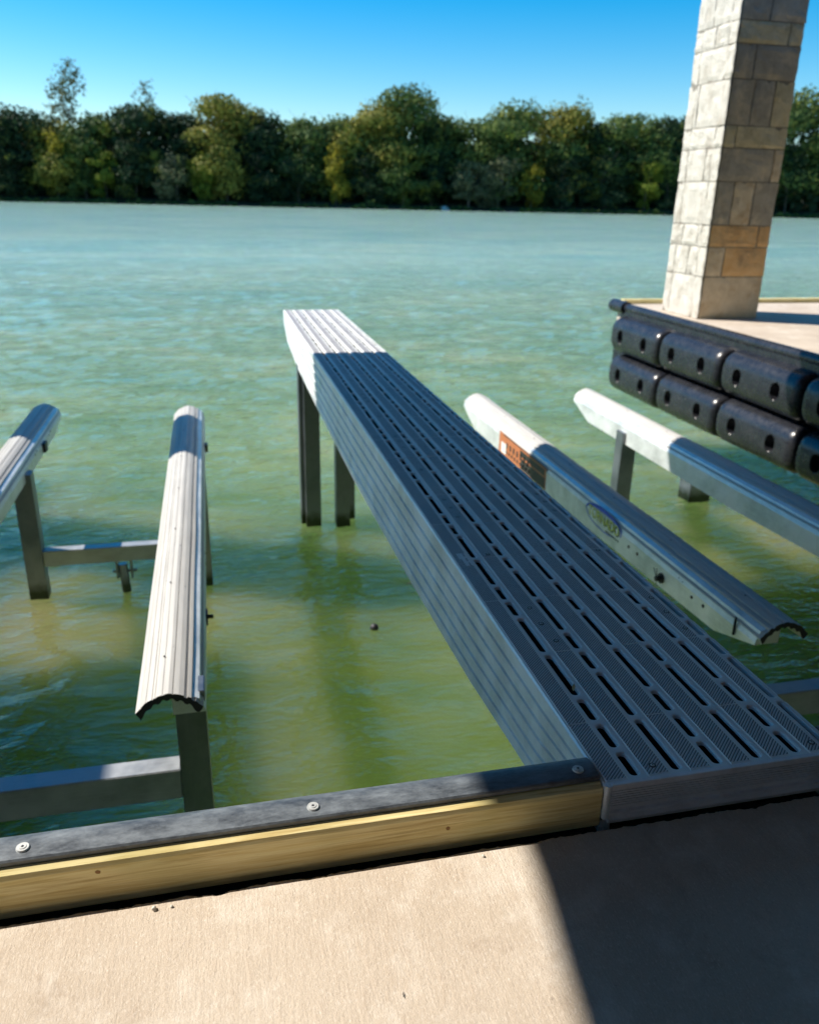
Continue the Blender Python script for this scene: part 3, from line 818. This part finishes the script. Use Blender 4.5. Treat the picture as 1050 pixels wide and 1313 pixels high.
def plate_disc(parent, O, x, y, z, r, mat, name='bolt_hole', t=0.003, s=-1, n=14):
    mb = MB(O); mb.tube((x, y, z), (x+s*t, y, z), r, r, n); return mb.build(name, mat, parent, loc=(0,0,0))
def post(parent, O, x0, x1, y0, y1, zt, mat):
    mb = MB(O); mb.box(x0, x1, y0, y1, -3.6, zt); return mb.build('post', mat, parent, bevel=0.005, loc=(0,0,0))

def lift(name, side, xA, xB, y0s, y1s, far_y, label, posts, cb_far, cb_near, right=False):
    r = empty(name, ((xA+xB)/2, 6, WZ)); O = r.location
    tag(r, label, 'boat lift', 'boat lifts in the slip')
    bA = bunk(r, O, xA, y0s[0], y1s[0], side=side); bB = bunk(r, O, xB, y0s[1], y1s[1], side=side)
    for p in posts: post(r, O, *p, M_POST)
    for cb in (cb_far, cb_near):
        mb = MB(O); mb.box(*cb); mb.build('crossbeam', M_BEAM, r, bevel=0.005, loc=(0,0,0))
    return r, O, bA, bB
# left lift
rL, OL, b1, b2 = lift('boat_lift', 1, -2.01, -0.335, (3.80, 3.80), (10.35, 10.0), 7.6,
    'aluminium boat lift with two sunlit pale ribbed bunks left of the walkway',
    [(-1.960,-1.785,8.10,8.26,-0.97), (-0.33,-0.16,8.10,8.26,-0.98), (-0.318,-0.160,3.86,4.02,-0.865), (-2.10,-1.94,3.86,4.02,-0.865)],
    (-1.784, -0.331, 8.12, 8.24, -1.95, -1.784), (-1.938, -0.320, 3.87, 4.00, -1.55, -1.357))
# clevis hanging under the far crossbeam
mb = MB(OL)
mb.box(-1.115,-1.095,8.14,8.22,-2.15,-1.94); mb.box(-0.975,-0.955,8.14,8.22,-2.15,-1.94)
mb.tube((-1.15,8.18,-2.08),(-0.92,8.18,-2.08),0.016,n=8)
o = mb.build('clevis', M_POST, rL, loc=(0,0,0))
mb = MB(OL); mb.tube((-1.05,8.18,-2.0),(-0.99,8.10,-3.0),0.045,n=14); mb.build('strut', M_POST, o, smooth=True, loc=(0,0,0))
for y, z in ((9.55,-0.93),(9.45,-0.95),(8.75,-0.92),(8.65,-0.93)):
    plate_disc(b1, OL, -2.01+0.180, y, z, 0.010, M_HOLE, s=1)
for y, z in ((5.9,-0.96),(5.75,-0.98)):
    plate_disc(b2, OL, -0.335+0.180, y, z, 0.012, M_HOLE, s=1)
mb = MB(OL); mb.box(-0.156,-0.145,4.9,4.99,-1.04,-0.96); mb.tube((-0.15,4.95,-1.0),(-0.11,4.95,-1.0),0.014,n=8); mb.build('latch', M_STEEL, b2, loc=(0,0,0))
mb = MB(OL); mb.box(-0.156,-0.125,8.7,8.8,-1.0,-0.92); mb.build('latch', M_STEEL, b2, loc=(0,0,0))
mb = MB(OL); mb.box(-1.832,-1.80,9.05,9.17,-1.03,-0.93); mb.build('latch', M_STEEL, b1, loc=(0,0,0))

# right lift
rR, OR, b3, b4 = lift('boat_lift', -1, 3.335, 4.935, (3.86, 3.9), (10.15, 10.25), 8.8,
    'boat lift with two mostly shaded bunks right of the walkway, one wearing an oval sticker',
    [(3.22,3.33,8.90,9.04,-0.99), (4.72,4.91,8.70,8.88,-1.0), (3.22,3.33,6.40,6.54,-1.02), (4.78,4.94,3.88,4.04,-0.99)],
    (3.332, 4.718, 8.72, 8.84, -2.05, -1.90), (1.66, 4.778, 3.88, 4.01, -1.56, -1.37))
XP = 3.335-0.178
for y, z in ((5.514,-1.0),(5.37,-1.0),(4.576,-0.985),(4.431,-0.98)):
    plate_disc(b3, OR, XP-0.001, y, z, 0.013, M_HOLE)
for y, z in ((4.75,-0.915),(4.70,-0.925)): plate_disc(b3, OR, XP-0.008, y, z, 0.004, M_HOLE)
mb = MB(OR); mb.box(XP-0.010, XP-0.002, 4.06, 4.075, -1.00, -0.875); mb.build('plate_joint', M_HOLE, b3, loc=(0,0,0))
# hitch pin with washer and split pin
mb = MB(OR); mb.tube((XP-0.001,4.985,-1.03),(XP-0.012,4.985,-1.03),0.040,n=24); w_ = mb.build('washer', M_STEEL, b3, smooth=True, loc=(0,0,0))
mb = MB(OR); mb.tube((XP-0.012,4.985,-1.03),(XP-0.05,4.985,-1.03),0.020,n=14)
mb.tube((XP-0.04,4.985,-1.03),(XP-0.05,5.03,-0.955),0.003,n=6); mb.tube((XP-0.04,4.985,-1.03),(XP-0.05,4.985,-0.945),0.003,n=6); mb.tube((XP-0.04,5.0,-1.03),(XP-0.05,4.95,-1.08),0.003,n=6)
mb.build('hitch_pin', M_STEEL, b3, smooth=True, loc=(0,0,0))
# stickers
def sticker_mat(name, col): 
    m = Mat(name, rough=0.5); m.color(m.mix(col, tuple(min(1,c*1.25+0.03) for c in col), m.ramp(m.noise(25,3), [(0.4,0.0),(0.7,0.6)]))); return m.m
M_BLUE = sticker_mat('blue_print', (0.02,0.10,0.62)); M_YG = sticker_mat('yellow_green_print', (0.72,0.74,0.08)); M_DK = sticker_mat('dark_green_print', (0.03,0.08,0.08))
M_OR = sticker_mat('orange_label', (0.42,0.15,0.06)); M_BLK = sticker_mat('black_print_and_shade', (0.02,0.02,0.02)); M_WHT = sticker_mat('white_label', (0.7,0.7,0.68))
def text_mesh(body, size, mat, extrude=0.0):
    cu = bpy.data.curves.new('lettering', 'FONT'); cu.body = body; cu.size = size; cu.align_x = 'CENTER'; cu.align_y = 'CENTER'; cu.extrude = extrude; cu.resolution_u = 3
    cu.offset = -size*0.004
    o = bpy.data.objects.new('lettering', cu); COL.objects.link(o)
    dg = bpy.context.evaluated_depsgraph_get(); dg.update()
    me = bpy.data.meshes.new_from_object(o.evaluated_get(dg)); bpy.data.objects.remove(o)
    me.materials.clear(); me.materials.append(mat); return me
TM = Matrix(((0,0,-1),(-1,0,0),(0,1,0)))     # text x -> -Y, text y -> +Z, normal -> -X
def place_text(body, size, mat, x, y, z, parent, O, name='lettering', sx=1, rot=0, fit=None, ex=0.0004):
    me = text_mesh(body, size, mat, ex)
    if fit:
        w = max(v.co.x for v in me.vertices)-min(v.co.x for v in me.vertices); sx = fit/w
    for v in me.vertices: v.co.x *= sx
    ob = link(name, me, parent)
    ob.matrix_local = Matrix.Translation(Vector((x, y, z))-O) @ TM.to_4x4() @ Matrix.Rotation(rot, 4, 'Z')
    return ob
# oval logo
mb = MB(OR); n = 64; vs = []; fs = []; cy_, cz_ = 5.995, -0.955; A, B = 0.345, 0.100
arc0, arc1 = -0.10*PI, 1.72*PI
for i in range(n+1):
    t = arc0+(arc1-arc0)*i/n     # angle, 0 = right end (towards camera), PI/2 = top
    wd = 0.007+0.030*max(0, math.sin(t*0.9+0.1))**1.5 if t < PI else 0.009
    c_, s_ = math.cos(t), math.sin(t)
    vs += [(XP-0.0018, cy_-A*c_, cz_+B*s_), (XP-0.0018, cy_-(A-wd*1.6)*c_, cz_+(B-wd)*s_)]
for i in range(n): fs.append((2*i, 2*i+1, 2*i+3, 2*i+2))
mb.add(vs, fs); oval = mb.build('oval_sticker', M_BLUE, b3, recalc=False, loc=(0,0,0))
place_text('TORNADO', 0.128, M_DK, XP-0.0022, cy_-0.014, cz_-0.008, b3, OR, fit=0.60)
place_text('TORNADO', 0.128, M_YG, XP-0.0030, cy_-0.008, cz_-0.001, b3, OR, fit=0.575)
# small tagline strokes too fine to read
mb = MB(OR)
for k in range(9):
    y = 5.92-k*0.028; mb.box(XP-0.0022, XP-0.0012, y-0.008, y+0.008, cz_-0.083, cz_-0.066)
mb.build('tagline_strokes', M_DK, b3, loc=(0,0,0))
# orange warning label
mb = MB(OR); mb.box(XP-0.0035, XP-0.0005, 7.28, 8.70, -1.135, -0.898); lab = mb.build('warning_label', M_OR, b3, loc=(0,0,0))
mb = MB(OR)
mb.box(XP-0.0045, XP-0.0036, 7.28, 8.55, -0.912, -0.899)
mb.box(XP-0.0045, XP-0.0036, 7.30, 7.98, -1.13, -1.015); mb.box(XP-0.0045, XP-0.0036, 7.32, 8.02, -0.995, -0.93)  # big black blocks paint the shade over the near part of the label
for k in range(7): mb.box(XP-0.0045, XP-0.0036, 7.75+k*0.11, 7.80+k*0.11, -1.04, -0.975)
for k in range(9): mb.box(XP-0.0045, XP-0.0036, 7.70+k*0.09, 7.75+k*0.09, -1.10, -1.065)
mb.build('label_print_and_shade', M_BLK, lab, loc=(0,0,0))
mb = MB(OR); mb.box(XP-0.0048, XP-0.0036, 8.46, 8.62, -1.12, -1.0); mb.build('label_patch', M_WHT, lab, loc=(0,0,0))

# ------------------------------------------------------------------ side dock: edge, fenders, pile, pillar
def dock_trim():
    r = empty('dock_edging', (6.60, 8, 0)); O = r.location
    tag(r, 'rounded black rubber edging along the top of the side dock above the fenders', 'edging')
    mb = MB(O)
    n = 14; prof = []
    for i in range(n): 
        t = 2*PI*i/n; prof.append((6.585+0.07*math.cos(t), -0.018+0.07*math.sin(t)))
    mb.prism_y(prof, [1.8, 4, 6, 8, 10, 12.55])
    mb.build('rubber_edge', M_FENDER, r, smooth=True, loc=(0,0,0))
    mb = MB(O); prof = [(6.575+0.105*math.cos(2*PI*i/n), -0.02+0.10*math.sin(2*PI*i/n)) for i in range(n)]
    mb.prism_y(prof, [12.50, 12.55, 12.9, 12.95]); mb.build('corner_cap', M_FENDER, r, smooth=True, loc=(0,0,0))
    mb = MB(O); mb.box(6.53, 6.598, 1.8, 12.6, -0.18, -0.04); mb.box(6.62, 6.64, 1.8, 12.9, -1.32, -0.41); mb.build('backing_board', M_FENDER, r, loc=(0,0,0))
dock_trim()
def far_beam():
    mb = MB((12, 12.9, 0)); mb.box(6.70, 18, 12.86, 12.98, -0.25, 0.07)
    tag(mb.build('edge_timber', M_TIMBER, bevel=0.008), 'yellow timber along the far edge of the side dock behind the pillar', 'dock edge')
far_beam()
def fender_mesh():
    nu, nv = 84, 150; L = 1.60; vs = []; fs = []
    for j in range(nv+1):
        v = j/nv; y = -L/2+L*v
        e = min(1, min(v, 1-v)*L/0.15); taper = math.sqrt(max(0, 1-(1-e)**2.4))
        taper = 0.74+0.26*taper
        edge = 1.0
        for i in range(nu+1):
            t = PI/2+PI*i/nu     # half round facing -X
            cx_, sz_ = math.cos(t), math.sin(t)
            x = -0.30*abs(cx_)**0.75*taper; z = 0.262*math.copysign(abs(sz_)**0.72, sz_)*taper
            # two round holes
            dep = 0
            for hy in (-0.40, 0.40):
                d = math.hypot(y-hy, z)/0.088
                if x < -0.1 and d < 1.35: dep = max(dep, 1 if d < 0.86 else max(0, 1-(d-0.86)/0.16)**0.7)
            x += dep*0.13
            vs.append((x, y, z))
    for j in range(nv):
        for i in range(nu): a = j*(nu+1)+i; fs.append((a, a+1, a+nu+2, a+nu+1))
    fs.append(tuple(range(nu+1))); fs.append(tuple(nv*(nu+1)+i for i in range(nu+1)))
    me = bpy.data.meshes.new('dock_fender'); me.from_pydata(vs, [], fs); me.materials.append(M_FENDER)
    me.polygons.foreach_set('use_smooth', [True]*len(fs)); me.update()
    bm = bmesh.new(); bm.from_mesh(me); bmesh.ops.recalc_face_normals(bm, faces=bm.faces); bm.to_mesh(me); bm.free()
    me.set_sharp_from_angle(angle=math.radians(55))
    return me
fm = fender_mesh()
ordn = ['farthest', 'second farthest', 'third farthest', 'fourth farthest', 'nearest']
for row, (zc, off) in enumerate(((-0.425, 0.0), (-1.03, -0.06))):
    for k in range(5):
        yc = 11.72-k*1.575+off
        o = link('dock_fender', fm, loc=(6.615-0.0*row, yc, zc)); o.rotation_euler = (random.uniform(-.008,.008), 0, random.uniform(-.012,.012)); o.scale = (1.04, 0.96, 1.13)
        where = 'upper' if row == 0 else 'lower'
        tag(o, f'black two-holed plastic dock fender, {ordn[k]} in the {where} row', 'dock fender', 'black plastic fenders along the side dock')
mb = MB((6.45, 9.6, -2)); mb.box(6.30, 6.62, 9.55, 9.85, -4, -1.72)
tag(mb.build('dock_pile', M_POST, bevel=0.01), 'square dark pile in the water below the side dock fenders', 'pile')

def stone_mesh(w, d, h, seed, rough=0.012):
    """rough-faced block centred at origin, cheap grid per side"""
    bm = bmesh.new(); bmesh.ops.create_cube(bm, size=1)
    bmesh.ops.subdivide_edges(bm, edges=bm.edges, cuts=5, use_grid_fill=True)
    for v in bm.verts:
        p = Vector((v.co.x*w, v.co.y*d, v.co.z*h))
        e = max(abs(v.co.x), abs(v.co.y), abs(v.co.z))
        nn = sorted([abs(v.co.x), abs(v.co.y), abs(v.co.z)])
        dirv = Vector((v.co.x if abs(v.co.x) > 0.499 else 0, v.co.y if abs(v.co.y) > 0.499 else 0, 0))
        edge = (nn[1] > 0.499)
        q = p*6+Vector((seed*3.1, seed*1.7, 0))
        a = noise.noise(q)*rough*1.2+noise.noise(q*2.7)*rough*0.8
        if edge: a -= 0.010; p.z *= 0.992
        if dirv.length > 0: p += dirv.normalized()*a
        v.co = p
    me = bpy.data.meshes.new('stone'); bm.to_mesh(me); bm.free(); return me
courses = [  # z0, z1, front stones [(frac0, frac1, mat)], left stones [(f0,f1)]
 (0.00,0.60,[(0,1,M_BUFF)],[(0,1)]),
 (0.60,1.01,[(0,0.30,M_BUFF),(0.30,1,M_RUST)],[(0,0.45),(0.45,1)]),
 (1.01,1.31,[(0,0.80,M_RUST),(0.80,1,M_RUST)],[(0,0.28),(0.28,0.68),(0.68,1)]),
 (1.31,1.89,[(0,0.30,M_GREY),(0.30,0.63,M_BUFF),(0.63,1,M_GREY)],[(0,0.8),(0.8,1)]),
 (1.89,2.32,[(0,0.85,M_GREY),(0.85,1,M_BUFF)],[(0,0.35),(0.35,0.8),(0.8,1)]),
 (2.32,2.60,[(0,0.2,M_TAN),(0.2,1,M_TAN)],[(0,1)]),
 (2.60,3.17,[(0,0.38,M_GREY),(0.38,0.70,M_GREY),(0.70,1,M_TAN)],[(0,0.72),(0.72,1)]),
 (3.17,3.59,[(0,0.32,M_GREY),(0.32,1,M_GREY)],[(0,1)]),
 (3.59,3.86,[(0,0.78,M_TAN),(0.78,1,M_TAN)],[(0,0.5),(0.5,1)]),
 (3.86,4.32,[(0,0.45,M_GREY),(0.45,1,M_GREY)],[(0,0.6),(0.6,1)]),
 (4.32,4.75,[(0,1,M_TAN)],[(0,1)]),(4.75,5.2,[(0,0.4,M_GREY),(0.4,1,M_GREY)],[(0,0.5),(0.5,1)]),
]
def pillar(x0, y0, w, d, label, seed, group):
    r = empty('stone_pillar', (x0+w/2, y0+d/2, 0)); O = r.location; tag(r, label, 'stone pillar', group)
    mb = MB(O); mb.box(x0+0.016, x0+w-0.016, y0+0.016, y0+d-0.016, 0, 5.2); mb.build('mortar_core', M_MORTAR, r, loc=(0,0,0))
    g = 0.0055; T = 0.20
    def st(xa, xb, ya, yb, za, zb_, mat, s):
        me = stone_mesh(xb-xa, yb-ya, zb_-za, s); me.materials.append(mat)
        o = link('stone', me, r); o.location = Vector(((xa+xb)/2, (ya+yb)/2, (za+zb_)/2))-O
    k = seed
    for z0, z1, fr, lf in courses:
        for a, b, m in fr:
            k += 1
            st(x0+(0.025 if a == 0 else a*w)+g, x0+b*w-(g if b < 1 else 0.02)+ (0.02 if b == 1 else 0), y0, y0+T, z0+g, z1-g, m, k)
            k += 1; st(x0+a*w+g, x0+b*w-g, y0+d-T, y0+d, z0+g, z1-g, M_LIME, k)
        for a, b in lf:
            ya = y0+a*d; yb = y0+b*d
            ya = max(ya, y0-0.002) if a == 0 else ya
            k += 1
            st(x0, x0+0.024 if False else x0+T*0.9, max(ya+g, y0+T+0.006) if a > 0 else y0+T+0.006, min(yb-g, y0+d-T-0.006), z0+g, z1-g, M_LIME, k) if min(yb-g, y0+d-T-0.006)-(max(ya+g, y0+T+0.006)) > 0.05 else None
            if a == 0:   # pale return stone that wraps the near corner
                k += 1; st(x0-0.004, x0+0.021, y0+0.004, y0+T+0.002, z0+g, z1-g, M_LIME, k)
            if min(yb-g, y0+d-T-0.006)-max(ya+g, y0+T+0.006) > 0.05:
                k += 1; st(x0+w-T*0.9, x0+w, max(ya+g, y0+T+0.006), min(yb-g, y0+d-T-0.006), z0+g, z1-g, M_GREY, k)
    return r
pillar(6.96, 11.05, 1.00, 1.05, 'square limestone pillar standing on the side dock, pale sunlit left face', 10, 'stone pillars on the side docks')
pillar(-5.42, 10.62, 0.97, 1.05, 'square limestone pillar on the opposite dock outside the photo', 200, 'stone pillars on the side docks')

# roofs over the slips (outside the frame, they cast the shade seen in it)
def roof(x0, x1, y0, y1, z, label, legs, left=None):
    r = empty('boathouse_roof', ((x0+x1)/2, (y0+y1)/2, 0)); O = r.location; tag(r, label, 'roof')
    for nm, za, zb_, m_, ins in (('soffit', z, z+0.04, M_SOFFIT, 0), ('roof_deck', z+0.045, z+0.25, M_ROOFT, 0.06)):
        pts = left+[(x1, y0), (x1, y1)] if left else [(x0, y1), (x0, y0), (x1, y0), (x1, y1)]
        cx_ = sum(p[0] for p in pts)/len(pts); cy_ = sum(p[1] for p in pts)/len(pts)
        pts = [(px+ins*(1 if px < cx_ else -1), py+ins*(1 if py < cy_ else -1)) for px, py in pts]
        mb = MB(O)
        if left:
            L_ = pts[:-2]; yy1 = L_[0][1]; yy0 = L_[-1][1]; xr = pts[-1][0]
            ring = [(p, (xr, p[1])) for p in L_]
            vs = []; fs = []
            for (pa_, pb_) in ring: vs += [(*pa_, za), (*pb_, za), (*pa_, zb_), (*pb_, zb_)]
            for k in range(len(ring)-1):
                a = 4*k; fs += [(a, a+4, a+5, a+1), (a+2, a+3, a+7, a+6), (a, a+2, a+6, a+4), (a+1, a+5, a+7, a+3)]
            fs += [(0, 1, 3, 2), (4*len(ring)-4, 4*len(ring)-2, 4*len(ring)-1, 4*len(ring)-3)]
            mb.add(vs, fs)
        else:
            mb.box(x0+ins, x1-ins, y0+ins, y1-ins, za, zb_)
        mb.build(nm, m_, r, loc=(0,0,0))
    for (x, y) in legs:
        mb = MB(O); mb.box(x-0.2, x+0.2, y-0.2, y+0.2, 0, z); mb.build('column', M_LIME, r, loc=(0,0,0))
RH = 4.4
roof(0.695-0.90*RH, 17.5, -7.0, 8.17+0.45*RH, RH, 'flat boathouse roof above the right slip, outside the photo', [(-4.0,-4.5),(14,-4.5),(14,9)],
     left=[(a-0.90*RH, b+0.45*RH) for a, b in ((0.59,8.17),(0.60,2.5),(0.735,1.75),(0.715,1.50),(0.675,1.25),(0.63,0.95),(0.56,0.5),(0.1,-1.8),(-1,-9))])
roof(-17.5, -0.1-0.90*(RH+2.2), -7.0, 6.75+0.45*(RH+2.2), RH, 'flat boathouse roof of the left slip, outside the photo', [(-16,-4.5),(-16,9)])

mb = MB((1, -4.8, 0)); mb.box(-16, 17, -4.95, -4.75, 0, 4.3)  # unseen wall added behind the camera to lower the ambient light
tag(mb.build('ambient_blocker_wall', M_SOFFIT), 'unseen dark board wall added behind the camera to cut ambient light', 'wall')
# ------------------------------------------------------------------ floating things
def floating(name, x, y, label, cat, mk):
    mb = MB((x, y, WZ+0.005)); mk(mb, x, y, WZ+0.005); return mb
mb = MB((1.34,6.87,WZ)); 
bm = bmesh.new(); bmesh.ops.create_uvsphere(bm, u_segments=16, v_segments=10, radius=0.042)
me = bpy.data.meshes.new('nut'); bm.to_mesh(me); bm.free(); me.materials.append(M_STEEL); me.polygons.foreach_set('use_smooth', [True]*len(me.polygons))
tag(link('floating_nut', me, loc=(1.34,6.87,WZ+0.014)), 'small round black nut floating on the green water in the slip', 'nut')
M_LF = Mat('dry_leaf', base=(0.55,0.45,0.22), rough=0.7).m
def leaf_obj(x, y, z, L, w, rz, label, name='fallen_leaf', mat=M_LF):
    mb = MB(); n = 8; vs = []; fs = []
    for i in range(n+1):
        t = i/n; ww = w*math.sin(PI*t)**0.8+0.0005; vs += [(-L/2+L*t, -ww, 0.15*L*(t-0.5)**2), (-L/2+L*t, 0, 0.1*L*(t-0.5)**2-0.06*w), (-L/2+L*t, ww, 0.15*L*(t-0.5)**2+0.2*w)]
    for i in range(n): a = 3*i; fs += [(a,a+3,a+4,a+1),(a+1,a+4,a+5,a+2)]
    mb.add(vs, fs); o = mb.build(name, mat, recalc=False, loc=(x, y, z)); o.rotation_euler = (0, 0, rz)
    tag(o, label, 'leaf'); return o
leaf_obj(1.92, 7.74, WZ+0.022, 0.13, 0.03, 0.2, 'pale dry leaf floating on the water left of the walkway')
leaf_obj(2.055, 7.48, WZ+0.022, 0.10, 0.03, 1.8, 'second pale leaf floating close against the walkway edge in view')
leaf_obj(1.069, 2.10, 0.122, 0.045, 0.005, 1.1, 'tiny dry leaf stuck in a slot near the walkway front')
leaf_obj(0.31, 1.235, 0.003, 0.014, 0.0008, 1.4, 'tiny dark twig lying on the sunlit concrete', mat=M_STEEL, name='twig')
